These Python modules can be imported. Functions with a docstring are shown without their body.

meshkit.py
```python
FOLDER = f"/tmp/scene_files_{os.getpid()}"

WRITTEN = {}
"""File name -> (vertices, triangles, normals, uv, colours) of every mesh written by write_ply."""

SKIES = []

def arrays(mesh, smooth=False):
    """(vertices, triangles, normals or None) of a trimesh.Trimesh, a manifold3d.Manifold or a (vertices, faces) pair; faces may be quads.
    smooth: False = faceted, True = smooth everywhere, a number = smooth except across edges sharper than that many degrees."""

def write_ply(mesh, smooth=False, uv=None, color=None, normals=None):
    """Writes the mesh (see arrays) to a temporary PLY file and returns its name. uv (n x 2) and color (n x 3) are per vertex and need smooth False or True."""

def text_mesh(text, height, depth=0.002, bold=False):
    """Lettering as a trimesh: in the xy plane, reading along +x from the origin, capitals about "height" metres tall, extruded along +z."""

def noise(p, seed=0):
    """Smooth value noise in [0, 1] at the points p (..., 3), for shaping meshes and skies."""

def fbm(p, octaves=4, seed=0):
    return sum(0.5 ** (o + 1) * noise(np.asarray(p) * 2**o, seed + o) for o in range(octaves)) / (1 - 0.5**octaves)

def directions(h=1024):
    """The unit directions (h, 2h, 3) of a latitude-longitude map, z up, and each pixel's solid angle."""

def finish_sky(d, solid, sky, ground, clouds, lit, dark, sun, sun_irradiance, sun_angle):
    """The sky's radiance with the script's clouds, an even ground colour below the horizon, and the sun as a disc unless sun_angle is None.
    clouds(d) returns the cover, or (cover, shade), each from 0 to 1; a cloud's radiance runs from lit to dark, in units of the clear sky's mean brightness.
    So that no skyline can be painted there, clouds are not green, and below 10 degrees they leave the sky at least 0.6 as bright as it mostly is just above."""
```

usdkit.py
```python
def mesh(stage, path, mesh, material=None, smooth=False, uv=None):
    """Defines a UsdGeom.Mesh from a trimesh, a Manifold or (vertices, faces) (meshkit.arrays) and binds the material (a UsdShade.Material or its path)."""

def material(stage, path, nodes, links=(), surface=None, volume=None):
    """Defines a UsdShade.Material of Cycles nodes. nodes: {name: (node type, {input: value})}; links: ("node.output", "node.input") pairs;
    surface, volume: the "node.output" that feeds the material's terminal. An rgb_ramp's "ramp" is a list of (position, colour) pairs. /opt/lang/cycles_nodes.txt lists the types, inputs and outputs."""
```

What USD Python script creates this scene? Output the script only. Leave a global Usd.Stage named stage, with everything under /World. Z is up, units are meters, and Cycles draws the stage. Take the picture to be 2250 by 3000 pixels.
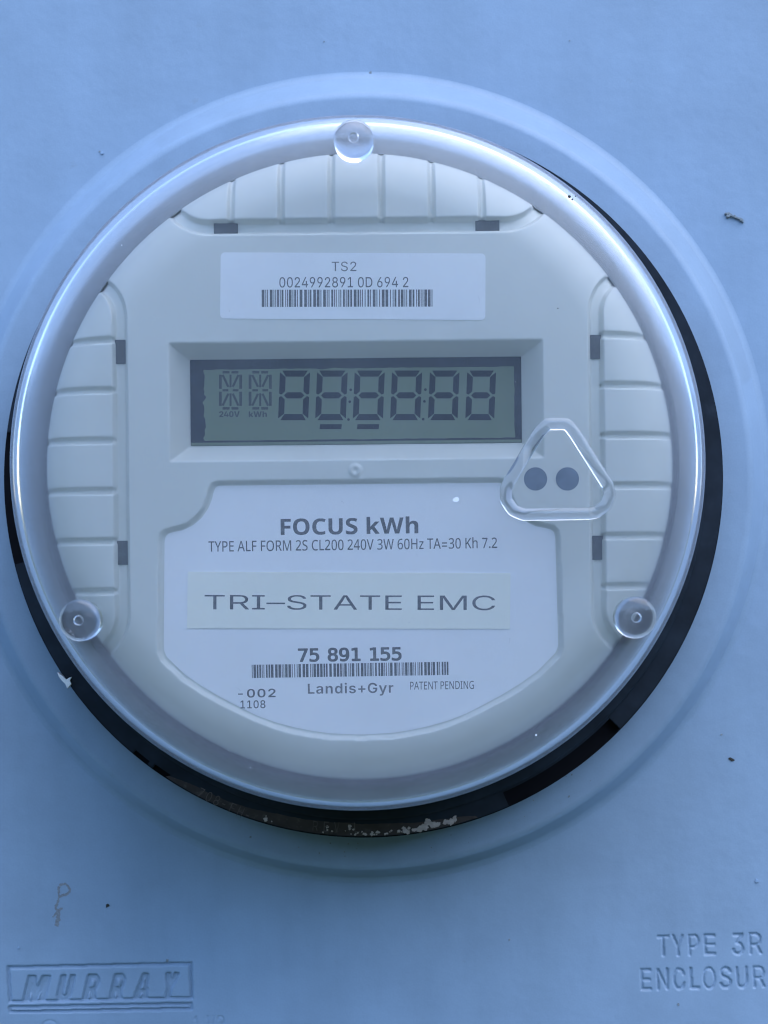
import math, glob, random
import numpy as np, trimesh, usdkit
from pxr import Usd, UsdGeom, UsdLux, UsdShade, Sdf, Gf, Vt
from shapely import affinity, union_all
from shapely.geometry import Polygon, Point, box, LineString, MultiPolygon
from scipy import ndimage
from PIL import Image, ImageDraw, ImageFont

rng = np.random.default_rng(7)
random.seed(7)
stage = Usd.Stage.CreateInMemory()
UsdGeom.SetStageUpAxis(stage, UsdGeom.Tokens.z)
UsdGeom.SetStageMetersPerUnit(stage, 1.0)
UsdGeom.Xform.Define(stage, '/World')

# ------------------------------------------------------------------ camera, sky, sun
EYE = 1.5                       # height of the lens above the ground
DIST = 0.42                     # metres from the lens to the sheet metal
cam = UsdGeom.Camera.Define(stage, '/World/camera')
cam.AddTranslateOp().Set(Gf.Vec3d(0, -DIST, EYE))
cam.AddRotateXOp().Set(90.0)
cam.CreateHorizontalApertureAttr(20.955)
cam.CreateVerticalApertureAttr(27.94)
cam.CreateFocalLengthAttr(3520 / 1659 * 20.955)
cam.CreateHorizontalApertureOffsetAttr(-35.5 / 1659 * 20.955)
cam.CreateVerticalApertureOffsetAttr(172 / 1659 * 20.955)
cam.CreateClippingRangeAttr(Gf.Vec2f(0.01, 1000))
cam.CreateFocusDistanceAttr(0.372)
cam.CreateFStopAttr(22.0)
cam.CreateExposureAttr(2.1)

AZ_, EL_ = 2.2, math.radians(64)
SUN = np.array([math.cos(EL_) * math.sin(AZ_), math.cos(EL_) * math.cos(AZ_), math.sin(EL_)])     # a veiled sun high over the photographer's shoulder
SKY_STRENGTH = 0.15
elev, rot = math.asin(SUN[2]), math.atan2(SUN[0], SUN[1])
dome = UsdLux.DomeLight.Define(stage, '/World/sky')
skymat = usdkit.material(stage, '/World/Looks/sky', {
    'sky': ('sky_texture', {'sky_type': 'single_scattering', 'sun_disc': False, 'sun_elevation': elev, 'sun_rotation': rot, 'ozone_density': 1.6, 'aerosol_density': 0.2}),
    'bg': ('background_shader', {'strength': SKY_STRENGTH})}, [('sky.color', 'bg.color')], surface='bg.background')
UsdShade.MaterialBindingAPI.Apply(dome.GetPrim()).Bind(skymat)
dome.GetPrim().SetCustomDataByKey('kind', 'structure')
dome.GetPrim().SetCustomDataByKey('label', 'clear blue sky')
sun = UsdLux.DistantLight.Define(stage, '/World/sun')
sun.CreateNormalizeAttr(True); sun.CreateIntensityAttr(0.17); sun.CreateAngleAttr(75.0); sun.CreateColorAttr(Gf.Vec3f(1, .95, .88))
sun.AddTransformOp().Set(Gf.Matrix4d().SetRotate(Gf.Rotation(Gf.Vec3d(0, 0, 1), Gf.Vec3d(*SUN))))

# ------------------------------------------------------------------ helpers
USED = {}
def numbered(path):
    n = USED.get(path, 0); USED[path] = n + 1
    return path if n == 0 else f'{path}_{n:03d}'

def thing(name, label, cat, loc=(0, 0, 0), roty=0.0, group=None):
    x = UsdGeom.Xform.Define(stage, numbered('/World/' + name))
    x.AddTranslateOp().Set(Gf.Vec3d(*loc))
    if roty: x.AddRotateYOp().Set(roty)
    p = x.GetPrim(); p.SetCustomDataByKey('label', label); p.SetCustomDataByKey('category', cat)
    if group: p.SetCustomDataByKey('group', group)
    return p

def to_world(v):                # (x, z, w) in millimetres, w = towards the viewer  ->  metres
    v = np.asarray(v, float)
    return np.stack([v[:, 0], -v[:, 2], v[:, 1]], 1) * 1e-3

def part(name, mesh, mat, parent, smooth=30, label=None, normals=None):
    path = numbered(f'{parent.GetPath()}/{name}')
    v, f = (mesh.vertices, mesh.faces) if isinstance(mesh, trimesh.Trimesh) else mesh
    v, f = to_world(v), np.asarray(f)
    m = usdkit.mesh(stage, path, trimesh.Trimesh(v, f, process=False), MAT[mat], smooth=smooth if normals is None else False)
    if normals is not None:
        m.CreateNormalsAttr(Vt.Vec3fArray.FromNumpy(to_world(normals).astype(np.float32) * 1e3)); m.SetNormalsInterpolation('vertex')
    if label: m.GetPrim().SetCustomDataByKey('label', label)
    return m.GetPrim()

def prism(shape, w0, w1):       # flat outline (x, z) in millimetres pulled from depth w0 to w1
    out = []
    for g in getattr(shape, 'geoms', [shape]):
        if g.is_empty or g.area < 1e-5: continue
        m = trimesh.creation.extrude_polygon(g, w1 - w0, engine='earcut')
        m.apply_translation([0, 0, w0]); out.append(m)
    return trimesh.util.concatenate(out)

def bevelled(shape, w0, w1, b):  # the same with a bevelled front edge (two steps)
    out = []
    for g in getattr(shape, 'geoms', [shape]):
        out.append(prism(g, w0, w1 - b))
        steps = [(0, 0), (.3, .55), (.65, .88), (1, 1)]
        for (d0, h0), (d1, h1) in zip(steps[:-1], steps[1:]):
            out.append(prism(g.buffer(-b * d0 - 1e-3), w1 - b + b * h0 - b * .5 * (h0 > 0), w1 - b + b * h1))
    return trimesh.util.concatenate(out)

def revolve(profile, n=256, centre=(0, 0), close=False, a0=0.0, a1=2 * math.pi):   # profile: (r, w)
    p = np.asarray(profile, float)
    full = abs(a1 - a0 - 2 * math.pi) < 1e-6
    a = np.linspace(a0, a1, n, endpoint=not full)
    v = np.stack([centre[0] + np.outer(np.cos(a), p[:, 0]), centre[1] + np.outer(np.sin(a), p[:, 0]), np.tile(p[:, 1], (n, 1))], -1)
    k = len(p); V = v.reshape(-1, 3); F = []
    i = np.arange(n if full else n - 1); j = np.arange(k if close else k - 1)
    I, J = np.meshgrid(i, j, indexing='ij'); I2, J2 = (I + 1) % n, (J + 1) % k
    A, B, C, D = I * k + J, I2 * k + J, I2 * k + J2, I * k + J2
    F = np.concatenate([np.stack([A, B, C], -1).reshape(-1, 3), np.stack([A, C, D], -1).reshape(-1, 3)])
    V, F = np.array(V), np.array(F)
    m = trimesh.Trimesh(V, F, process=True)
    m.update_faces(m.nondegenerate_faces()); 
    return m

def arc(cx, cy, r, a0, a1, n=8):
    a = np.radians(np.linspace(a0, a1, n)); return [(cx + r * math.cos(t), cy + r * math.sin(t)) for t in a]

FONTS = glob.glob('/opt/blender-*/*/datafiles/fonts')[0]
def font(kind, weight):
    name = {'inter': 'Inter.woff2', 'noto': 'NotoSansSymbols-VariableFont_wght.woff2', 'mono': 'DejaVuSansMono.woff2'}[kind]
    f = ImageFont.truetype(f'{FONTS}/{name}', 160)
    try:
        ax = f.get_variation_axes()
        f.set_variation_by_axes([a['default'] if b'eight' not in a['name'] else weight for a in ax])
    except OSError: pass
    return f

def raw_text(text, kind, weight=400, fat=0, gap=0.0):
    """Letter shapes with the baseline at y = 0 and capitals 1 high; gap = extra letter spacing."""
    fnt = font(kind, weight); x, out = 0.0, []
    cap = -fnt.getbbox('H', anchor='ls')[1]
    for ch in text:
        if kind == 'noto': fnt = font('inter', weight) if ch in '=.' else font(kind, weight)
        adv = fnt.getlength(ch) * (0.98 if kind == 'mono' and ch != ' ' else 0.6 if kind == 'mono' else 1)
        if ch != ' ':
            im = Image.new('L', (300, 320)); ImageDraw.Draw(im).text((60, 220), ch, 255, fnt, anchor='ls', stroke_width=fat)
            on = np.pad(np.asarray(im) > 127, ((0, 0), (1, 1))).astype(np.int8)
            r, s = np.nonzero(np.diff(on, axis=1) == 1); e = np.nonzero(np.diff(on, axis=1) == -1)[1]
            g = union_all([box(a, -q - 1, b, -q) for a, q, b in zip(s, r, e)]).buffer(.7).buffer(-.7).simplify(.8)
            out.append(affinity.translate(g, x - 60, 220))
        x += adv + gap * cap
    return affinity.scale(union_all(out), 1 / cap, 1 / cap, origin=(0, 0))

def fit_text(text, kind, x0, x1, ztop, zbase, cap_text=True, **k):
    """Letters scaled so that they run from x0 to x1, baseline zbase, capital height ztop - zbase (millimetres)."""
    g = raw_text(text, kind, **k); a, _, b, _ = g.bounds
    g = affinity.translate(g, -a, 0)
    return affinity.translate(affinity.scale(g, (x1 - x0) / (b - a), ztop - zbase, origin=(0, 0)), x0, zbase)

# ------------------------------------------------------------------ materials
MAT = {}
def surface(name, color, rough=.5, var=.06, vscale=60, bump=0.0, bscale=900, dirt=None, spec=.5, subs=0.0, fine=None, streak=0.0):
    c = np.array(color)
    n = {'tc': ('texture_coordinate', {}), 'n1': ('noise_texture', {'scale': vscale, 'detail': 5.0, 'roughness': .6}),
         'r1': ('rgb_ramp', {'ramp': [(.3, tuple(c * (1 - var))), (.7, tuple(np.minimum(c * (1 + var), .95)))]}),
         'p': ('principled_bsdf', {'roughness': rough, 'specular_ior_level': spec})}
    l = [('tc.object', 'n1.vector'), ('n1.fac', 'r1.fac')]
    out = 'r1.color'
    if dirt:                    # (colour, scale, threshold, amount): small specks and smudges of dirt
        dc, ds, th, am = dirt
        n['n2'] = ('noise_texture', {'scale': ds, 'detail': 6.0, 'roughness': .65})
        n['r2'] = ('rgb_ramp', {'ramp': [(th, (0, 0, 0)), (min(th + .12, 1), (am, am, am))]})
        n['m2'] = ('mix', {'color2': dc})
        l += [('tc.object', 'n2.vector'), ('n2.fac', 'r2.fac'), ('r2.color', 'm2.fac'), (out, 'm2.color1')]; out = 'm2.color'
    if fine:
        n['n4'] = ('noise_texture', {'scale': fine[0], 'detail': 2.0})
        n['r4'] = ('rgb_ramp', {'ramp': [(.3, (1 - fine[1],) * 3), (.7, (1 + 0 * fine[1],) * 3)]})
        n['m4'] = ('mix', {'mix_type': 'multiply', 'fac': 1.0})
        l += [('tc.object', 'n4.vector'), ('n4.fac', 'r4.fac'), (out, 'm4.color1'), ('r4.color', 'm4.color2')]; out = 'm4.color'
    if streak:                  # faint runs left by rain and wiping
        n['mp'] = ('mapping', {'scale': (70.0, 70.0, 7.0), 'rotation': (0.0, .25, 0.0)})
        n['n5'] = ('noise_texture', {'scale': 1.0, 'detail': 6.0, 'roughness': .65})
        n['r5'] = ('rgb_ramp', {'ramp': [(.35, (1 - streak, 1 - streak * .9, 1 - streak)), (.62, (1, 1, 1))]})
        n['m5'] = ('mix', {'mix_type': 'multiply', 'fac': 1.0})
        l += [('tc.object', 'mp.vector'), ('mp.vector', 'n5.vector'), ('n5.fac', 'r5.fac'), (out, 'm5.color1'), ('r5.color', 'm5.color2')]; out = 'm5.color'
    l.append((out, 'p.base_color'))
    if bump:
        n['n3'] = ('noise_texture', {'scale': bscale, 'detail': 3.0}); n['b'] = ('bump', {'strength': 1.0, 'distance': bump})
        l += [('tc.object', 'n3.vector'), ('n3.fac', 'b.height'), ('b.normal', 'p.normal')]
    if subs: n['p'][1].update({'subsurface_weight': subs, 'subsurface_scale': .0015, 'subsurface_radius': (1, 1, 1)})
    MAT[name] = usdkit.material(stage, '/World/Looks/' + name, n, l, surface='p.BSDF')

surface('grey_paint', (.25, .34, .455), .5, .07, 38, 1.0e-4, 260, dirt=((.20, .22, .20), 140, .66, .35), fine=(2500, .06), spec=.4, streak=.05)
surface('beige_plastic', (.68, .70, .65), .42, .02, 40, 2e-5, 2500, fine=(4000, .03))
surface('label_white', (.87, .88, .89), .45, .02, 50, 1e-5, 3000, fine=(4000, .03))
surface('sticker_white', (.86, .88, .88), .5, .02, 50, 1e-5, 3000, fine=(4000, .03))
surface('tape_white', (.90, .90, .80), .4, .02, 50, 1e-5, 3000, fine=(4000, .03))
surface('ink', (.13, .135, .15), .6, .35, 1500)
surface('grey_ink', (.19, .195, .21), .6, .35, 1500)
surface('black_plastic', (.014, .020, .029), .6, .3, 120, 4e-5, 1500, dirt=((.025, .034, .046), 160, .6, .5), spec=.12)
surface('deep_black', (.003, .003, .005), .8, .2, 120, spec=.1)  # blacker than the ring: the shade in its slots is put into this colour
surface('dirty_black', (.032, .020, .018), .6, .4, 220, 5e-5, 1500, dirt=((.09, .075, .065), 500, .55, .6))
surface('moulding_dust', (.10, .08, .075), .7, .4, 700)
surface('dark_opening', (.095, .105, .115), .5, .15, 300)  # shade inside the channel openings, put into the colour
surface('dark_lens', (.17, .215, .28), .3, .15, 300)
surface('lcd_back', (.17, .215, .155), .35, .04, 60, fine=(3000, .04))
surface('lcd_border', (.035, .045, .065), .35, .15, 400)
surface('lcd_on', (.020, .028, .044), .5, .1, 800, spec=.15)
surface('lcd_faint', (.05, .063, .068), .35, .1, 800)
surface('flake', (.42, .36, .34), .8, .2, 900, 1e-4, 2000)
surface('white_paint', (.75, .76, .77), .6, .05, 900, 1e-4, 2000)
surface('dust_grey', (.45, .46, .48), .8, .2, 900)
surface('dirt', (.03, .028, .024), .9, .4, 2000, 1e-4, 3000)
surface('straw', (.22, .25, .27), .9, .4, 2000, 1e-4, 3000)
surface('graphite', (.20, .215, .24), .5, .25, 1500)
surface('bare_bump', (.25, .35, .48), .4, .03, 100)

def clear(name, rough=.03, tint=(.98, .985, 1.0), haze=.016, rim=0.0):
    """Clear weathered plastic: solid glass with a thin pale diffuse layer, milkier and rougher beyond 64 mm from the axis when rim is given."""
    n = {'g': ('principled_bsdf', {'base_color': tint, 'roughness': rough, 'ior': 1.49, 'transmission_weight': 1.0}),
         'd': ('diffuse_bsdf', {'color': (.70, .72, .80)}),
         'tc': ('texture_coordinate', {}), 'n': ('noise_texture', {'scale': 90.0, 'detail': 7.0, 'roughness': .7}),
         'r': ('rgb_ramp', {'ramp': [(.3, (haze * .75,) * 3), (.75, (haze * 1.3,) * 3)]}),
         'm': ('mix_closure', {})}
    l = [('tc.object', 'n.vector'), ('n.fac', 'r.fac'), ('g.BSDF', 'm.closure1'), ('d.BSDF', 'm.closure2')]
    if rim:
        n['s'] = ('vector_math', {'math_type': 'multiply', 'vector2': (1, 0, 1)}); n['l'] = ('vector_math', {'math_type': 'length'})
        n['k'] = ('map_range', {'range_type': 'smoothstep', 'from_min': .0635, 'from_max': .068, 'to_min': 0.0, 'to_max': rim})
        n['a'] = ('math', {'math_type': 'add'})
        n['q'] = ('map_range', {'range_type': 'smoothstep', 'from_min': .064, 'from_max': .067, 'to_min': rough, 'to_max': .13})
        l += [('l.value', 'q.value'), ('q.result', 'g.roughness')]
        l += [('tc.object', 's.vector1'), ('s.vector', 'l.vector1'), ('l.value', 'k.value'), ('k.result', 'a.value1'), ('r.color', 'a.value2'), ('a.value', 'm.fac')]
    else: l.append(('r.color', 'm.fac'))
    MAT[name] = usdkit.material(stage, '/World/Looks/' + name, n, l, surface='m.closure')
clear('clear_plastic', haze=.024, rim=.03)
clear('clear_knob', .15, (.96, .965, 1.0))

# ------------------------------------------------------------------ where things are (millimetres; x right, z up from the lens axis, w out of the sheet)
AX, AZ = -9.1, 28.0             # the meter's axis
ROLL = 0.6                      # the meter hangs this many degrees anticlockwise
def scale_at(w): return 3520 / (420 - w)
def plate(px, py, w=0):         # picture position at depth w -> millimetres on the sheet
    return ((px - 865) / scale_at(w), -(py - 1278) / scale_at(w))
def local(px, py, w):           # the same, in the meter's own unrolled frame
    x, z = plate(px, py, w); x -= AX; z -= AZ
    c, s = math.cos(math.radians(ROLL)), math.sin(math.radians(ROLL))
    return (x * c + z * s, -x * s + z * c)
def lpoly(pts, w): return Polygon([local(x, y, w) for x, y in pts])

def height_mesh(xs, zs, H):     # vertices, faces, normals and the cell centres of a height field
    X, Z = np.meshgrid(xs, zs, indexing='ij')
    gx, gz = np.gradient(H, xs, zs)
    N = np.stack([-gx, -gz, np.ones_like(H)], -1); N /= np.linalg.norm(N, axis=-1, keepdims=True)
    V = np.stack([X, Z, H], -1).reshape(-1, 3); nx, nz = len(xs), len(zs)
    i, j = np.meshgrid(np.arange(nx - 1), np.arange(nz - 1), indexing='ij')
    A, B, C, D = i * nz + j, (i + 1) * nz + j, (i + 1) * nz + j + 1, i * nz + j + 1
    return V, N.reshape(-1, 3), np.stack([np.stack([A, B, C], -1), np.stack([A, C, D], -1)], 2)   # faces (nx-1, nz-1, 2, 3)

def take(V, N, F, mask):        # the sub-mesh of the masked cells
    f = F[mask].reshape(-1, 3); u, inv = np.unique(f, return_inverse=True)
    return V[u], inv.reshape(-1, 3), N[u]

def raster(shape, xs, zs, ss=1):     # coverage of an outline on a grid
    nx, nz = len(xs) * ss, len(zs) * ss
    im = Image.new('L', (nx, nz)); d = ImageDraw.Draw(im)
    fx = lambda x: (x - xs[0]) / (xs[-1] - xs[0]) * (nx - ss) ; fz = lambda z: (z - zs[0]) / (zs[-1] - zs[0]) * (nz - ss)
    for g in getattr(shape, 'geoms', [shape]):
        if g.is_empty: continue
        d.polygon([(fx(x), fz(z)) for x, z in g.exterior.coords], 255)
        for h in g.interiors: d.polygon([(fx(x), fz(z)) for x, z in h.coords], 0)
    return np.asarray(im, float).T / 255

# ------------------------------------------------------------------ unseen ground below, added for its dark green bounce light
surface('grass', (.036, .053, .026), .9, .4, 3, 0)
gm = usdkit.mesh(stage, '/World/ground', trimesh.Trimesh([[-60, -80, 0], [60, -80, 0], [60, 40, 0], [-60, 40, 0]], [[0, 1, 2], [0, 2, 3]], process=False), MAT['grass'])
gm.GetPrim().SetCustomDataByKey('kind', 'structure'); gm.GetPrim().SetCustomDataByKey('label', 'grassy ground below the meter')

# unseen tree band, added to close off the low sky
surface('foliage', (.03, .05, .022), .8, .5, 1.2, 0)
from meshkit import fbm
tg = np.stack(np.meshgrid(np.linspace(-45, 45, 181), np.linspace(0, 8, 25), indexing='ij'), -1)
bul = fbm(np.stack([tg[..., 0] * .35, tg[..., 1] * .35, 0 * tg[..., 0]], -1), 5, 3)
top_ = 5.4 + 3 * fbm(np.stack([tg[:, 0, 0] * .3, 0 * tg[:, 0, 0], 0 * tg[:, 0, 0]], -1), 4, 9)
def leaf_side(sgn):
    rad = 18.0 - sgn * (1.2 + 3 * bul) * np.sqrt(np.clip(1 - (tg[..., 1] / 8.2) ** 4, 0, 1)); th = tg[..., 0] / 24.0
    return np.stack([rad * np.sin(th), -rad * np.cos(th), tg[..., 1] / 8 * top_[:, None]], -1)
Vf, Vb = leaf_side(1).reshape(-1, 3), leaf_side(-1).reshape(-1, 3)
ii, jj = np.meshgrid(np.arange(180), np.arange(24), indexing='ij'); q0 = ii * 25 + jj
Fq = np.concatenate([np.stack([q0, q0 + 25, q0 + 26], -1).reshape(-1, 3), np.stack([q0, q0 + 26, q0 + 1], -1).reshape(-1, 3)])
tl = usdkit.mesh(stage, '/World/trees', trimesh.Trimesh(np.concatenate([Vf, Vb]), np.concatenate([Fq, Fq[:, ::-1] + len(Vf)]), process=False), MAT['foliage'])
for k_, v_ in (('kind', 'stuff'), ('label', 'dark green trees across the yard')): tl.GetPrim().SetCustomDataByKey(k_, v_)

# ------------------------------------------------------------------ the meter box: painted sheet-metal cover with a raised collar round the meter
boxp = thing('meter_box', 'grey painted sheet metal meter box with raised round collar and stamped lettering', 'meter box', (0, 0, EYE))
RO, RISE = 104.6, 1.4         # the collar's foot: radius, and how far its centre lies above the meter's axis
BX0, BX1, BZ0, BZ1 = -230, 230, -190, 270
PT = math.radians(1.45)
def tilt(g, about, a=math.degrees(PT)): return affinity.rotate(g, a, origin=about)

def stamped(shapes, margin, depth, blur, step=.16, lo=None, hi=None):
    """A patch of sheet with outlines pressed into it; returns its rectangle and the mesh."""
    u = union_all([s for s, _ in shapes]); a, b, c, d = u.bounds
    xs = np.arange(a - margin, c + margin, step); zs = np.linspace(lo or b - margin, hi or d + margin, int((d - b + 2 * margin) / step))
    H = np.zeros((len(xs), len(zs)))
    for s, k in shapes: H = np.minimum(H, -depth * k * raster(s, xs, zs))
    H = ndimage.gaussian_filter(H, blur / step)
    e = np.minimum.reduce(np.broadcast_arrays(np.arange(len(xs))[:, None], np.arange(len(xs))[::-1][:, None], np.arange(len(zs))[None], np.arange(len(zs))[::-1][None]))
    H *= np.clip(e / 3, 0, 1)
    V, N, F = height_mesh(xs, zs, H)
    return box(xs[0], zs[0], xs[-1], zs[-1]), (V, F.reshape(-1, 3), N)

# the framed maker's name
def frame_line(pts, wd): return LineString(pts).buffer(wd / 2, cap_style=2, join_style=2)
p = lambda x, y: plate(x, y)
marks = []
W = .55
fr = [p(18.8, 2089.5), p(411.7, 2081)]; br_ = p(413, 2154.8); bl_ = p(23, 2163.5)
marks.append((frame_line([fr[0], fr[1], br_, bl_, fr[0]], W), 1))
bar = Polygon([p(22, 2176), p(412, 2168), p(413, 2178), p(24, 2186)])
marks.append((bar.exterior.buffer(W / 2), 1))
letters = []
for ch, x0, x1 in (('M', 178, 372), ('U', 425, 560), ('R', 625, 752), ('R', 825, 945), ('A', 1005, 1135), ('Y', 1210, 1335)):
    zx = lambda v: v * .2889
    yb = 2163.5 - (zx((x0 + x1) / 2) - 23) * .0223; yt = yb - 52
    g = fit_text(ch, 'inter', 0, (zx(x1) - zx(x0) - 12) / 8.38, 1, 0, weight=740)
    g = affinity.affine_transform(g, [1, .0, 0, (yb - yt) / 8.38, 0, 0])
    g = affinity.skew(g, xs=14, origin=(0, 0)); q = p(zx(x0), yb)
    letters.append(tilt(affinity.translate(g, *q), q))
lett = union_all(letters)
marks.append((lett, .9)); marks.append((lett.exterior if hasattr(lett, 'exterior') else union_all([g.exterior for g in lett.geoms]).buffer(.2), 1.1))
name_rect, name_mesh = stamped(marks, 1.2, .8, .19, lo=plate(0, 2190.5)[1])

# stamped TYPE 3R / ENCLOSURE
marks2 = []
for row, ys in (([('T', 590, 700), ('Y', 735, 842), ('P', 893, 992), ('E', 1043, 1150), ('3', 1318, 1425), ('R', 1483, 1600)], (300, 500, 585)),
                ([('E', 428, 525), ('N', 585, 692), ('C', 745, 852), ('L', 905, 1000), ('O', 1035, 1150), ('S', 1200, 1305), ('U', 1358, 1462), ('R', 1522, 1632), ('E', 1685, 1790)], (628, 830, 425))):
    for ch, x0, x1 in row:
        k = lambda v: v * .2222 + 1290.4
        dy = -(x0 - ys[2]) * .0245
        q = p(k(x0), (ys[1] + dy) * .2222 + 1954); t = p(k(x1), (ys[0] + dy) * .2222 + 1954)
        g = fit_text(ch, 'inter', q[0], t[0], t[1], q[1], weight=330)
        marks2.append((tilt(g, q), 1))
type_rect, type_mesh = stamped(marks2, 1.5, .5, .16)

# the half hidden fraction below the name plate and an arc of another stamp
marks3 = []
for ch, x0, x1 in (('1', 421, 428), ('1', 446, 453), ('/', 455, 464), ('2', 470, 486)):
    q = p(x0, 2228); t = p(x1, 2194); marks3.append((tilt(fit_text(ch, 'inter', q[0], t[0], t[1], q[1], weight=300), q), .6))
o = p(112, 2222); marks3.append((Point(p(108, 2221)).buffer(2.0).exterior.buffer(.22), .5))
low_rect, low_mesh = stamped(marks3, .25, .35, .16, hi=plate(0, 2191.5)[1])

ang = np.linspace(0, 2 * math.pi, 384, endpoint=False)
hole = Polygon([(AX + RO * math.cos(a), AZ + RISE + RO * math.sin(a)) for a in ang])
sheet = box(BX0, BZ0, BX1, BZ1).difference(hole).difference(name_rect).difference(type_rect).difference(low_rect)
v2, f2 = trimesh.creation.triangulate_polygon(sheet, engine='earcut')
V = np.column_stack([v2, np.zeros(len(v2))]); N = np.tile([0, 0, 1.0], (len(V), 1))
panel = part('front_panel', (V, f2), 'grey_paint', boxp, normals=N)
part('stamped_nameplate', name_mesh[:2], 'grey_paint', boxp, normals=name_mesh[2], label='framed maker name pressed into the metal')
part('stamped_rating', type_mesh[:2], 'grey_paint', boxp, normals=type_mesh[2], label='two stamped lines reading TYPE 3R ENCLOSURE')
part('stamped_number', low_mesh[:2], 'grey_paint', boxp, normals=low_mesh[2], label='faint stamped fraction at the lower edge')
# folded sides and back of the box
for nm, b in (('side_wall', (BX0, BZ0, BX0 + 2, BZ1)), ('side_wall', (BX1 - 2, BZ0, BX1, BZ1)), ('top_wall', (BX0 + 2, BZ1 - 2, BX1 - 2, BZ1)), ('bottom_wall', (BX0 + 2, BZ0, BX1 - 2, BZ0 + 2)), ('back_wall', (BX0 + 2, BZ0 + 2, BX1 - 2, BZ1 - 2))):
    part(nm, prism(box(*b), -120, -.02 if nm != 'back_wall' else -118), 'grey_paint', boxp)

# the drawn collar
HB = 7.6
prof = [(RO, 0)] + [(RO + .5 - 3.4 * math.sin(t), 3.4 * (1 - math.cos(t))) for t in np.radians(np.linspace(8.5, 52, 10))]
x_, y_ = prof[-1]
top = [(96.6 + 3.0 * math.sin(t), HB - 3.0 * (1 - math.cos(t))) for t in np.radians(np.linspace(52, 0, 11))]
prof += top + [(93, HB + .05), (89.2, HB + .1), (88.9, HB - .3), (88.8, HB - 3.0), (88.8, -8)]
col = revolve(prof[::-1], 384, (AX, AZ))
cv = np.array(col.vertices); cv[:, 1] += RISE * (1 - np.clip(cv[:, 2] / HB, 0, 1)) * (np.hypot(cv[:, 0] - AX, cv[:, 1] - AZ) > 93); col.vertices = cv
part('raised_collar', col, 'grey_paint', boxp, smooth=35)

# ------------------------------------------------------------------ the electricity meter
meter = thing('electric_meter', 'round electricity meter under a clear domed cover with a grey digital display', 'electricity meter', (AX * 1e-3, 0, EYE + AZ * 1e-3), -ROLL)

# black base ring, with three slots cut into its edge
WB = 20.0
slots = [(171.5, 192.8), (-67.3, -45.6)]
def sector(r0, r1, a0, a1, n=40):
    a = np.radians(np.linspace(a0, a1, n))
    return Polygon([(r1 * math.cos(t), r1 * math.sin(t)) for t in a] + [(r0 * math.cos(t), r0 * math.sin(t)) for t in a[::-1]])
disc = Polygon([(88.2 * math.cos(a), 88.2 * math.sin(a)) for a in ang])
rim = disc.difference(Point(0, 0).buffer(82.6, 96))
for s in slots: rim = rim.difference(sector(84.6, 90, *[a + ROLL for a in s]))
rim = rim.difference(sector(87.2, 90, -130.5, -127.6)).difference(sector(87.0, 90, -126.6, -123.6))
base = part('base_ring', bevelled(rim, 18.0, WB, .35), 'black_plastic', meter, label='black plastic base ring with slots in its rim')
part('base_step', revolve([(84.0, WB - .3), (84.0, WB + .5), (83.6, WB + .9), (81.2, WB + 1.3), (80.8, WB + 2.4), (76, WB + 2.6), (76, WB - 5), (76, 4)], 256), 'black_plastic', meter)
part('base_floor', prism(disc.buffer(.45), -6, 18.2), 'deep_black', meter)
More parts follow.
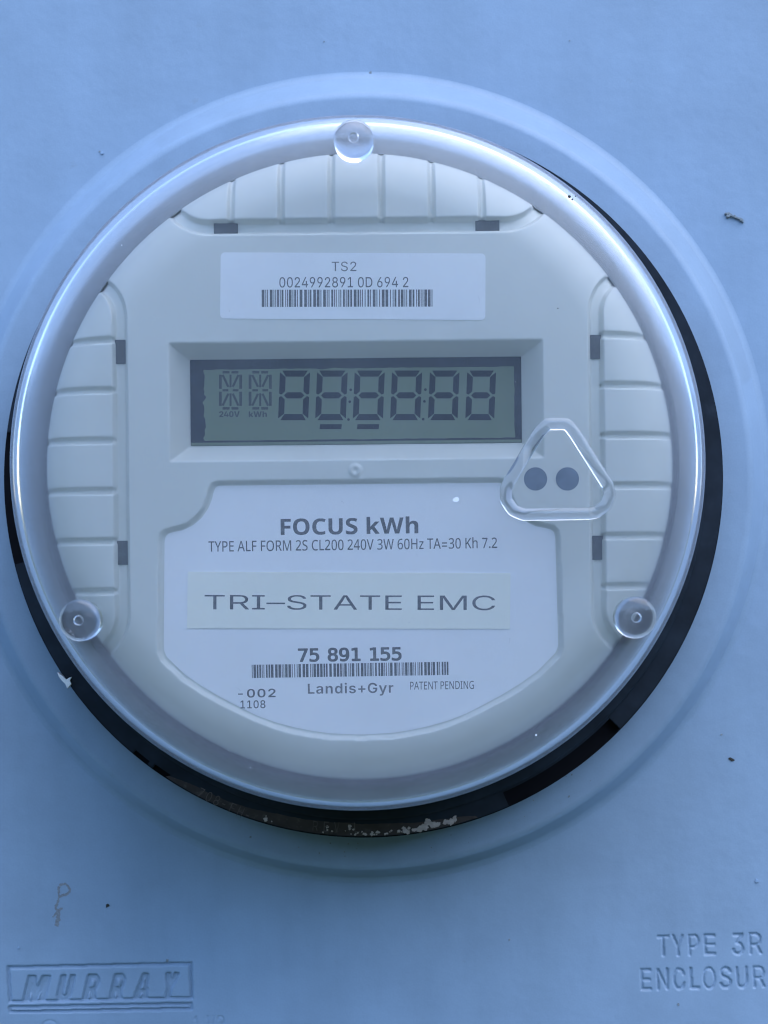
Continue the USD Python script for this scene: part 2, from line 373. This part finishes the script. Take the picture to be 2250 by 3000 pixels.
# brownish dirty arc of the ring with its moulded characters
def ring_px(px, py, w=WB): return local(px, py, w)
sa = np.radians(np.linspace(-124, -72, 160)); wob = np.cumsum(rng.normal(0, .12, 160)); wob -= np.linspace(wob[0], wob[-1], 160)
si = 88.0 - np.clip(3.1 * np.sin(np.linspace(0, math.pi, 160)) ** .45 + wob * .5, .05, 3.2)
part('rust_stain', prism(Polygon(list(zip(88.0 * np.cos(sa), 88.0 * np.sin(sa))) + list(zip(si * np.cos(sa), si * np.sin(sa)))[::-1]).buffer(0), WB - .5, WB + .03), 'dirty_black', base)
def moulded(txt, pts):          # characters standing along the ring's edge; pts: picture position of each one's foot
    for ch, (px, py, tilt_) in zip(txt, pts):
        x, z = ring_px(px, py)
        g = fit_text(ch, 'inter', 0, 1.25 if ch not in '1-' else .7, 2.4, 0, weight=300) if ch != '-' else box(0, 1.0, .8, 1.25)
        yield affinity.translate(affinity.rotate(g, tilt_, origin=(0, 0)), x, z)
g = union_all(list(moulded('708-FH-', [(425 + i * 17, 1720 + i * 8.2, -26) for i in range(7)])))
part('moulded_number', prism(g, WB, WB + .12), 'moulding_dust', base)
g = union_all(list(moulded('REV', [(675, 1794, -5), (699, 1796, -3), (722, 1797, -1)])) + list(moulded('L', [(766, 1798, 3)])))
part('moulded_revision', prism(g, WB, WB + .12), 'moulding_dust', base)
# flaking residue along the lower edge
def blob(x, z, r, n=9, rough=.35):
    return Polygon([(x + r * (1 + rough * rng.uniform(-1, 1)) * math.cos(t), z + r * (1 + rough * rng.uniform(-1, 1)) * math.sin(t)) for t in np.linspace(0, 2 * math.pi, n, endpoint=False)]).buffer(0)
fl = []
for px0, px1, cnt, r in ((735, 780, 7, .28), (780, 850, 14, .33), (850, 905, 14, .45), (905, 985, 26, .6), (560, 600, 3, .3), (690, 720, 3, .25)):
    for _ in range(cnt):
        px = rng.uniform(px0, px1); x = local(px, 1800, WB)[0]
        rr = 87.7 - abs(rng.normal(0, .55 if px > 780 else 1.3)) - .25 * (px > 905) * rng.uniform(0, 3)
        if rr > abs(x): fl.append(blob(x, -math.sqrt(rr * rr - x * x), r * rng.uniform(.45, 1.15), 13, .5))
fl += [blob(*local(574, 1770, WB), .55), blob(*local(755, 1785, WB), .5), blob(*local(707, 1786, WB), .35)]
part('flaking_residue', prism(union_all(fl), WB, WB + .1), 'flake', base)
xz = local(140, 1466, WB)
chip = Polygon([(xz[0] + a * .11, xz[1] - b * .11) for a, b in ((-16, -14), (-5, -6), (4, 2), (10, -2), (16, -4), (12, 4), (15, 12), (6, 22), (2, 12), (-6, 4), (-12, -4))])
part('paint_chip', bevelled(chip, WB - 2, WB + .5, .1), 'white_paint', base)

# moulded beige face, one height field split into its pieces
WF = 62.0
st = .2
xs = np.arange(-70.2, 70.21, st); zs = np.arange(-70.2, 70.21, st)
X, Z = np.meshgrid(xs, zs, indexing='ij'); R = np.hypot(X, Z)
def smooth_step(d, wd): t = np.clip(d / wd + .5, 0, 1); return t * t * (3 - 2 * t)
H = np.zeros_like(X)
def sd_round(u, v, half, y0, r):     # signed distance to the area v > y0, |u| < half with rounded corners of radius r
    qx, qy = np.abs(u) - (half - r), (y0 + r) - v
    return np.hypot(np.maximum(qx, 0), np.maximum(qy, 0)) + np.minimum(np.maximum(qx, qy), 0) - r
vents = {'top': (X, Z, 0.0), 'left': (Z, -X, 0.2), 'right': (Z, X, 0.2)}
REGION = np.zeros(X.shape, int); rib_names = 0
for i, (U, Vv, off) in enumerate(vents.values()):
    u = U - off
    do, di = sd_round(u, Vv, 43.3, 50.9, 11.0), sd_round(u, Vv, 40.6, 53.6, 8.4)
    ch = smooth_step(-do, .7) * smooth_step(di, .9)
    H -= 1.8 * ch
    gr = np.zeros_like(H)
    for k in range(6):
        d = np.abs(u - (k - 2.5) * 11.04)
        gr = np.maximum(gr, 1 - smooth_step(d - .55, .5))
    H -= 1.1 * gr * (di < .2)
    rib = np.clip(np.floor((u + 3.5 * 11.04) / 11.04), 0, 6).astype(int)
    inside = di < .1
    REGION[inside] = 1 + i * 7 + rib[inside]
# sunk frame of the display: four slopes
DX0, DX1, DZ0, DZ1 = -37.55, 36.25, 4.75, 24.0        # the glass of the display, 5.6 deep
OX0, OX1, OZ0, OZ1 = -41.5, 40.6, 0.95, 26.9
DEEP = 5.6
t = np.minimum.reduce([(X - OX0) / (DX0 - OX0), (OX1 - X) / (OX1 - DX1), (Z - OZ0) / (DZ0 - OZ0), (OZ1 - Z) / (OZ1 - DZ1)])
H -= DEEP * np.clip(t, 0, 1)
# sunk name plate
pts = [(470, 1039.5), (458, 1045), (452, 1058), (448, 1075), (441, 1093), (427, 1113), (410, 1127), (392, 1136), (372, 1140), (358, 1144), (348, 1154), (345, 1170),
       (343.5, 1392), (344, 1407), (351, 1424), (392.5, 1465), (432, 1492), (472.5, 1515.5), (512, 1536), (552.5, 1555.5), (592, 1570), (632, 1580.5), (672, 1588.5), (712.5, 1594), (770, 1596.5)]
half = [local(*q, WF) for q in pts]
half = [(-abs(x), z) for x, z in half]
ZP = [(x, z - .0) for x, z in half]
poly = Polygon(ZP + [(-x, z) for x, z in ZP[::-1]]).buffer(.6).buffer(-.6)
ins = raster(poly, xs, zs) > .5
sdp = (ndimage.distance_transform_edt(~ins) - ndimage.distance_transform_edt(ins)) * st
sdp = ndimage.gaussian_filter(sdp, 1.2)
H -= 1.5 * smooth_step(-sdp - .25, .9)
# tiny moulded boss between display and name plate
bx, bz = local(768, 1017, WF); rb = np.hypot(X - bx, Z - bz)
H += .55 * (1 - smooth_step(rb - 1.35, .5)) - .5 * (1 - smooth_step(rb - .5, .4))
Hs = ndimage.gaussian_filter(H, .75)
# outer edge falls away
tt = np.clip((R - 59.0) / 11.0, 0, .9999)
H = Hs - 7.5 * (1 - np.sqrt(1 - tt ** 2))
V, N, F = height_mesh(xs, zs, H)
V[:, 2] += WF
RC = np.hypot((X[:-1, :-1] + X[1:, 1:]) / 2, (Z[:-1, :-1] + Z[1:, 1:]) / 2)
ok = RC < 69.6
cell = REGION[:-1, :-1]
tc = t[:-1, :-1]
sdc = sdp[:-1, :-1]
frame_cells = ok & (tc > 0) & (tc < 1.0)
frame_cells |= ok & (tc >= 1)
lower = ok & (sdc < -.3)
face_v = take(V, N, F, ok & (cell == 0) & ~frame_cells & ~lower)
face = part('faceplate', face_v[:2], 'beige_plastic', meter, normals=face_v[2], label='beige moulded plastic front of the meter')
mv = take(V, N, F, lower); recess = part('nameplate_recess', mv[:2], 'beige_plastic', meter, normals=mv[2])
for k in range(1, 22):
    m_ = ok & (cell == k)
    if m_.any():
        mv = take(V, N, F, m_); part('vent_rib', mv[:2], 'beige_plastic', face, normals=mv[2])
mv = take(V, N, F, frame_cells); bez = part('display_frame', mv[:2], 'beige_plastic', meter, normals=mv[2], label='sloping sunken frame around the display')
part('body_side', revolve([(69.75, WF - 6.2), (70.0, WF - 8), (70.0, 12), (69, 11)], 256), 'beige_plastic', meter)
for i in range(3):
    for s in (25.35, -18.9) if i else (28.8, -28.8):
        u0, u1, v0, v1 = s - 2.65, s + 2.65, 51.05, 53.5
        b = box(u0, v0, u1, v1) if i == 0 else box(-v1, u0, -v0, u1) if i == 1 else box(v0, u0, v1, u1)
        part('latch_slot', prism(b, WF - 2.3, WF - 1.5), 'dark_opening', face)  # flat insert, coloured dark in place of a shaded hole
for q in ((1156.3, 1035), (1225, 1035)):
    part('optical_port_window', prism(Point(local(*q, WF)).buffer(2.55, 32), WF - .5, WF + .06), 'dark_lens', face)

# ------------------------------------------------------------------ the display
WD = WF - DEEP + .25
zx2 = lambda x, y: local(x * .5333 + 339.2, y * .5333 + 707.9, WD)
disp = part('display', prism(box(DX0 + .05, DZ0 + .05, DX1 - .05, DZ1 - .05), WD - .35, WD), 'lcd_border', meter, label='grey-green digital display showing all its segments')
lx0, lz1 = zx2(192, 172); lx1, lz0 = zx2(1448, 446)
edge = []
for (a, b), (c, d), n, amp in (((lx0, lz0), (lx1, lz0), 40, .04), ((lx1, lz0), (lx1, lz1), 16, .08), ((lx1, lz1), (lx0, lz1), 50, .06), ((lx0, lz1), (lx0, lz0), 26, .18)):
    for k in range(n):
        q = k / n; edge.append((a + (c - a) * q + rng.normal(0, amp) * (a == c), b + (d - b) * q + rng.normal(0, amp) * (b == d)))
screen = Polygon(edge).buffer(.25).buffer(-.5).buffer(.25)
scr = part('screen', prism(screen, WD, WD + .02), 'lcd_back', disp)
part('lower_edge_strip', prism(box(DX0 + .1, DZ0 + .1, DX1 - .1, DZ0 + .75), WD, WD + .02), 'lcd_back', disp)
def seg_poly(pts): return Polygon([zx2(*q) for q in pts])
def seven(x0, x1, y0, y1, sl=8, w=23):
    m = (y0 + y1) / 2; g = 3.5; out = []
    def X_(x, y): return (x - sl * (y - y0) / (y1 - y0), y)
    def hseg(y, up, dn): return [X_(x0 + 7, y - up), X_(x1 - 7, y - up), X_(x1 - 7 - (up + dn) , y + dn), X_(x0 + 7 + (up + dn), y + dn)]
    out.append([X_(x0 + 10, y0), X_(x1 - 10, y0), X_(x1 - 24, y0 + w), X_(x0 + 24, y0 + w)])
    out.append([X_(x0 + 24, y1 - w), X_(x1 - 24, y1 - w), X_(x1 - 10, y1), X_(x0 + 10, y1)])
    out.append([X_(x0 + 20, m), X_(x0 + 32, m - w / 2), X_(x1 - 32, m - w / 2), X_(x1 - 20, m), X_(x1 - 32, m + w / 2), X_(x0 + 32, m + w / 2)])
    for xa, sg in ((x0, 1), (x1, -1)):
        out.append([X_(xa, y0 + 8), X_(xa + sg * 22, y0 + 26), X_(xa + sg * 22, m - 17), X_(xa + sg * 8, m - 4), X_(xa, m - 8)])
        out.append([X_(xa, y1 - 8), X_(xa + sg * 22, y1 - 26), X_(xa + sg * 22, m + 17), X_(xa + sg * 8, m + 4), X_(xa, m + 8)])
    return union_all([seg_poly(o).buffer(.05) for o in out])
def star(x0, x1, y0, y1):
    m, c, w = (y0 + y1) / 2, (x0 + x1) / 2, 11
    L = []
    def bar(a, b, wd): L.append(LineString([zx2(*a), zx2(*b)]).buffer(wd * .0281, cap_style=2))
    for x in (x0 + 5, x1 - 5): bar((x, y0 + 14), (x, m - 6), w); bar((x, m + 6), (x, y1 - 14), w)
    for y in (y0 + 4, y1 - 4): bar((x0 + 14, y), (c - 4, y), 10); bar((c + 4, y), (x1 - 14, y), 10)
    bar((x0 + 14, m), (c - 9, m), 9); bar((c + 9, m), (x1 - 14, m), 9)
    for sx in (-1, 1):
        for sy in (-1, 1): bar((c + sx * 9, m + sy * 14), (c + sx * 32, m + sy * 62), 9)
    bar((c, y0 + 14), (c, m - 12), 8); bar((c, m + 12), (c, y1 - 14), 8)
    return union_all(L)
for x0 in (253, 373): part('character_cell', prism(star(x0, x0 + 92, 178, 332), WD + .02, WD + .04), 'lcd_faint', disp)
for x0, x1 in ((500, 620), (650, 772), (802, 922), (953, 1073), (1106, 1224), (1257, 1372)):
    part('digit', prism(seven(x0, x1, 176, 375), WD + .02, WD + .04), 'lcd_on', disp)
for col_ in (((785, 253), (781, 301), (776, 373)), ((1087, 252), (1083, 300), (1078, 372))):
    for q in col_: part('dot', prism(Point(zx2(*q)).buffer(.3), WD + .02, WD + .04), 'lcd_on', disp)
for xa in (661, 812): part('underline_bar', prism(seg_poly([(xa, 392), (xa + 88, 392), (xa + 86, 412), (xa - 2, 412)]), WD + .02, WD + .04), 'lcd_on', disp)
def text_px(txt, kind, px0, px1, ytop, ybase, wd, turn=.6, **k):
    """Text given by its place in the photograph (left, right, capital top and baseline at its middle), rolled by turn degrees."""
    a, b = local((px0 + px1) / 2, ytop, wd), local((px0 + px1) / 2, ybase, wd)
    h, half = (a[1] - b[1]), (px1 - px0) / 2 / scale_at(wd)
    return affinity.rotate(fit_text(txt, kind, b[0] - half, b[0] + half, a[1], b[1], **k), turn - ROLL, origin=b)
zy = lambda y: y * .5333 + 707.9
for tx, a, b in (('240V', 253, 336), ('kWh', 373, 446)):
    part('unit_symbol', prism(text_px(tx, 'inter', a * .5333 + 339.2, b * .5333 + 339.2, zy(340), zy(363), WD, weight=800), WD + .02, WD + .04), 'lcd_faint', disp)

# ------------------------------------------------------------------ stickers and print
WS = WF
tq = [local(*q, WS) for q in ((477.5, 546.5), (1048.5, 549), (1048, 692.5), (476, 689.5))]
stk = Polygon(tq).buffer(-1.0).buffer(1.0, 8)
sticker = part('barcode_sticker', bevelled(stk, WS - .02, WS + .1, .04), 'sticker_white', meter, label='white rounded sticker with a bar code')
PT_ = WS + .1
part('lettering', prism(text_px('TS2', 'inter', 717, 770, 567, 587, WS, 0, weight=400, gap=.05), PT_, PT_ + .02), 'grey_ink', sticker)
part('lettering', prism(text_px('0024992891 0D 694 2', 'inter', 604, 882, 600, 622, WS, .1, weight=430), PT_, PT_ + .02), 'ink', sticker)
def barcode(px0, px1, ya, yb, wd, turn, groups, seed):
    r = np.random.default_rng(seed); out = []; x = 0.0
    n = groups
    while len(out) < n:
        bw = r.choice([1, 1, 2, 3]); gw = r.choice([1, 1, 2])
        out.append((x, x + bw)); x += bw + gw
    tot = out[-1][1]; k = (px1 - px0) / tot
    c = local((px0 + px1) / 2, (ya + yb) / 2, wd); g = []
    for a, b in out:
        p0, p1 = local(px0 + a * k, ya, wd)[0], local(px0 + b * k, ya, wd)[0]
        g.append(box(p0, local(0, yb, wd)[1], p1, local(0, ya, wd)[1]))
    u = union_all(g); cx = (u.bounds[0] + u.bounds[2]) / 2; cz = (u.bounds[1] + u.bounds[3]) / 2
    return affinity.rotate(affinity.translate(u, c[0] - cx, c[1] - cz), turn - ROLL, origin=c)
part('bar_code', prism(barcode(566, 934, 627, 664, WS, .1, 62, 3), PT_, PT_ + .02), 'ink', sticker)

WL = WF - 1.5 + .16
lab = affinity.scale(poly.buffer(-.95).buffer(-1.2).buffer(1.2), 1, 1)
plate_ = part('nameplate', bevelled(lab, WL - .3, WL, .06), 'label_white', meter, label='white printed nameplate with rating and serial number')
P1 = WL + .02
part('lettering', prism(text_px('FOCUS kWh', 'noto', 607, 903.5, 1119.5, 1154, WL, .75, weight=720), WL, P1), 'ink', plate_)
part('lettering', prism(text_px('TYPE ALF FORM 2S CL200 240V 3W 60Hz TA=30 Kh 7.2', 'noto', 451, 1073.6, 1165.5, 1188, WL, .75, weight=460), WL, P1), 'ink', plate_)
tp = [local(*q, WL) for q in ((406.5, 1235), (1102, 1238), (1101, 1358.5), (405, 1357))]
tape = part('name_tape', bevelled(Polygon(tp), WL, WL + .22, .04), 'tape_white', plate_, label='pale adhesive strip with the utility name')
part('utility_lettering', prism(text_px('TRI\u2013STATE EMC', 'inter', 443, 1069, 1286, 1317, WL, -.15, weight=380, gap=.0), WL + .22, WL + .24), 'ink', plate_)
part('lettering', prism(text_px('75 891 155', 'mono', 644, 868, 1400, 1427, WL, .8, fat=5), WL, P1), 'ink', plate_)
part('bar_code', prism(barcode(544.5, 968.5, 1432.5, 1461, WL, .9, 74, 11), WL, P1), 'ink', plate_)
part('lettering', prism(text_px('-002', 'inter', 515, 596, 1488, 1506, WL, .8, weight=600, gap=.08), WL, P1), 'ink', plate_)
part('lettering', prism(text_px('1108', 'inter', 520, 574, 1512.5, 1529.5, WL, .8, weight=520, gap=.05), WL, P1), 'ink', plate_)
part('lettering', prism(text_px('Landis+Gyr', 'inter', 665.5, 850, 1475.5, 1497, WL, .8, weight=620, gap=.06), WL, P1), 'grey_ink', plate_)
part('lettering', prism(text_px('PATENT PENDING', 'noto', 886, 1023.5, 1471.5, 1488.5, WL, .8, weight=420), WL, P1), 'ink', plate_)

# ------------------------------------------------------------------ the clear cover
WC, SR, TH = 75.0, 6.5, 1.9
prof = [(76.4, 23.3), (80.2, 23.3), (80.5, 23.6), (80.5, 24.9), (80.2, 25.3), (76.6, 25.6), (75.9, 26.4), (75.6, 28), (74.9, 66)]
prof += arc(74.9 - SR, WC - SR, SR, 0, 90, 14) + [(40, WC), (0, WC), (0, WC - TH), (40, WC - TH)]
prof += arc(74.9 - SR, WC - SR, SR - TH, 90, 0, 12) + [(73.7, 28), (74.6, 26), (76.4, 24.6)]
cov = revolve(prof, 320, (-.1, -.3), close=True); trimesh.repair.fix_normals(cov)
cover = part('clear_cover', cov, 'clear_plastic', meter, smooth=35, label='clear plastic cover with rounded front rim')
tri_in = lpoly([(1189, 927), (1221, 926.5), (1233, 942), (1303, 1052), (1306, 1066), (1300, 1082), (1285, 1094), (1272, 1096), (1135, 1098), (1118, 1091), (1107, 1075), (1107, 1058), (1113, 1044), (1176, 940)], 77).buffer(-.4).buffer(.4)
def ridge(mid, profile, w0):               # a rounded clear bead following an outline
    n = 240; L = mid.exterior
    c = np.array([L.interpolate(k / n, normalized=True).coords[0] for k in range(n)])
    t = np.roll(c, -2, 0) - np.roll(c, 2, 0); t /= np.linalg.norm(t, axis=1, keepdims=True); nn = np.stack([t[:, 1], -t[:, 0]], 1)
    pr = np.array(profile); k = len(pr)
    V = np.concatenate([c[:, None, :] + nn[:, None, :] * pr[None, :, :1], np.broadcast_to((w0 + pr[:, 1])[None, :, None], (n, k, 1))], -1).reshape(-1, 3)
    I, J = np.meshgrid(np.arange(n), np.arange(k), indexing='ij'); A, B, C, D = I * k + J, (I + 1) % n * k + J, (I + 1) % n * k + (J + 1) % k, I * k + (J + 1) % k
    m = trimesh.Trimesh(V, np.concatenate([np.stack([A, B, C], -1).reshape(-1, 3), np.stack([A, C, D], -1).reshape(-1, 3)]), process=False)
    trimesh.repair.fix_normals(m); return m
bead = [(-1.3, 0), (-1.22, .7), (-.95, .95), (-.55, 1.15), (-.1, 1.2), (.1, 1.2), (.55, 1.15), (.95, .95), (1.22, .7), (1.3, 0)]
part('port_ridge', ridge(tri_in.buffer(1.25, 16), bead, WC + .04), 'clear_knob', meter, smooth=40, label='raised rounded triangle on the cover around the two dark dots')
for i, (px, py, r) in enumerate(((764, 299, 4.2), (171, 1340, 4.4), (1374, 1334, 4.4))):
    x, z = local(px, py, 79)
    k = revolve([(0, WC + .05 - 4 * 0), (r * .96, WC + .05), (r, WC + .5), (r, WC + 3.0)] + [(r - 1.5 + 1.5 * math.cos(t), WC + 3.0 + 1.5 * math.sin(t)) for t in np.radians(np.linspace(10, 80, 7))]
                + [(r * .55, WC + 4.75), (1.1, WC + 4.85), (.95, WC + 4.6), (.85, WC + 4.1), (0, WC + 4.0)], 64, (x, z))
    trimesh.repair.fix_normals(k)
    part('clear_knob', k, 'clear_knob', meter, smooth=40)
part('paint_fleck', bevelled(affinity.rotate(affinity.scale(Point(local(985, 1079.5, WC)).buffer(.62), 1.1, .8), 10), WC + .01, WC + .12, .06), 'white_paint', cover)  # white oval laid on the cover in place of a reflected highlight
# specks of dirt on the cover
for px, py, r in ((1230, 425, .32), (1236, 431, .22), (1243, 424, .14), (1205, 666, .13), (1326, 1412, .12)):
    part('dirt_speck', prism(blob(*local(px, py, WC), r), WC + .01, WC + .1), 'dirt', cover)
for px, py, r in ((493, 1621, .13), (541, 1658, .12), (263, 530, .14), (1158, 1588, .22), (1352, 1362, .12)):
    part('paint_speck', prism(blob(*local(px, py, WC), r), WC + .01, WC + .1), 'white_paint', cover)

dust = []
for _ in range(90):
    a_, r_ = rng.uniform(0, 2 * math.pi), 72 * math.sqrt(rng.uniform(0, 1)); dust.append(blob(r_ * math.cos(a_), r_ * math.sin(a_), min(.11, .03 + abs(rng.normal(0, .03)))) if r_ < 66 else Polygon())
dm = part('dust', prism(union_all(dust), WC + .01, WC + .05), 'dust_grey', cover); dm.SetCustomDataByKey('kind', 'stuff')
# a few short scratches and fibres on the cover
for _ in range(9):
    a_, r_, t_, L_ = rng.uniform(0, 2 * math.pi), 60 * math.sqrt(rng.uniform(0, 1)), rng.uniform(0, 3.14), rng.uniform(.5, 1.8)
    x, z = r_ * math.cos(a_), r_ * math.sin(a_)
    part('fibre', prism(LineString([(x, z), (x + L_ * .5 * math.cos(t_), z + L_ * .5 * math.sin(t_)), (x + L_ * math.cos(t_ + .3), z + L_ * math.sin(t_ + .3))]).buffer(.025), WC + .01, WC + .04), 'dust_grey', cover)

# ------------------------------------------------------------------ marks and dirt on the painted sheet
def sheet_bit(name, px, py, r, mat, h=.12, squeeze=1.0, turn=0, w=0.0, label=None):
    q = plate(px, py, w)
    part(name, bevelled(affinity.rotate(affinity.scale(blob(*q, r), 1, squeeze, origin=q), turn, origin=q), w - .02, w + h, h * .5), mat, boxp, label=label)
for px, py, r, s, a in ((1580, 1640, .75, .6, -20), (232, 1956, .55, .9, 0), (1552, 741, .6, 1.3, 10), (1558, 1587, .35, .6, 30), (362, 2075, .4, 1.3, 0), (1100, 2030, .3, 1, 0),
                        (215, 327, .22, 1, 0), (95, 670, .3, .8, 20), (700, 90, .2, 1, 0), (1230, 88, .25, .5, 10), (1410, 1180, .2, 1, 0), (1465, 2170, .3, 1.3, 0), (1290, 1330, .2, 1, 0)):
    sheet_bit('dirt_speck', px, py, r, 'dirt' if r > .5 else 'straw', squeeze=s, turn=a)
for px, py, r in ((221, 331, .35), (38, 700, .55), (1635, 1903, .45), (1571, 1160, .3), (40, 2048, .3)):
    sheet_bit('paint_bump', px, py, r, 'bare_bump', h=.25)
for px, py, r in ((664, 290, .4), (660, 357, .35), (800, 157, .35), (888, 276, .3), (1018, 275, .3), (1100, 372, .35), (1250, 470, .25), (372, 478, .35), (1300, 533, .3)):
    sheet_bit('collar_speck', px, py, r, 'straw', h=.1, w=HB - .3 if math.hypot(px - 790, py - 1035) < 840 else HB - 3.6)
for i in range(34):
    a = math.radians(rng.uniform(-112, -50)); rr = rng.uniform(90, 96)
    q = (AX + rr * math.cos(a), AZ + rr * math.sin(a))
    part('collar_speck', prism(blob(*q, abs(rng.normal(.04, .1)) + .06), HB, HB + .12), 'straw', boxp)
# pencilled mark
def pencil(pts, wd):            # a broken, uneven stroke
    out = []
    L = LineString([plate(*q) for q in pts])
    for k in np.arange(0, L.length, .22):
        if rng.uniform() < .88:
            q = L.interpolate(k); out.append(blob(q.x + rng.normal(0, .05), q.y + rng.normal(0, .05), wd * rng.uniform(.4, .65)))
    return union_all(out)
g = union_all([pencil([(122, 1958), (128, 1938), (126, 1920), (131, 1911), (142, 1909), (150, 1918), (152, 1925), (145, 1932), (130, 1936)], .55), pencil([(123, 1965), (119, 1962), (121, 1954)], .5),
               pencil([(114, 1981), (124, 1969), (133, 1962)], .6), pencil([(126, 1968), (125, 1985), (123, 1998)], .9)])
part('pencil_mark', prism(g, -.01, .015), 'graphite', boxp, label='faint grey pencilled sign')
# a scrap of straw caught on the paint
def scrap():
    pts = [(1567, 462), (1575, 464), (1583, 468), (1593, 472), (1602, 475), (1604, 479)]
    L = [LineString([plate(*q) for q in pts]).buffer(.28), blob(*plate(1574, 464), .6), blob(*plate(1600, 475), .45), blob(*plate(1586, 468), .4), blob(*plate(1571, 468), .4)]
    return union_all(L)
tw = thing('plant_scrap', 'tiny dark scrap of dry plant stuck to the paint at the upper right', 'plant scrap', (0, 0, EYE))
part('stalk', bevelled(scrap(), .02, .6, .3), 'straw', tw)
sheet_bit('dirt_speck', 1573, 464, .3, 'dirt', h=.62)
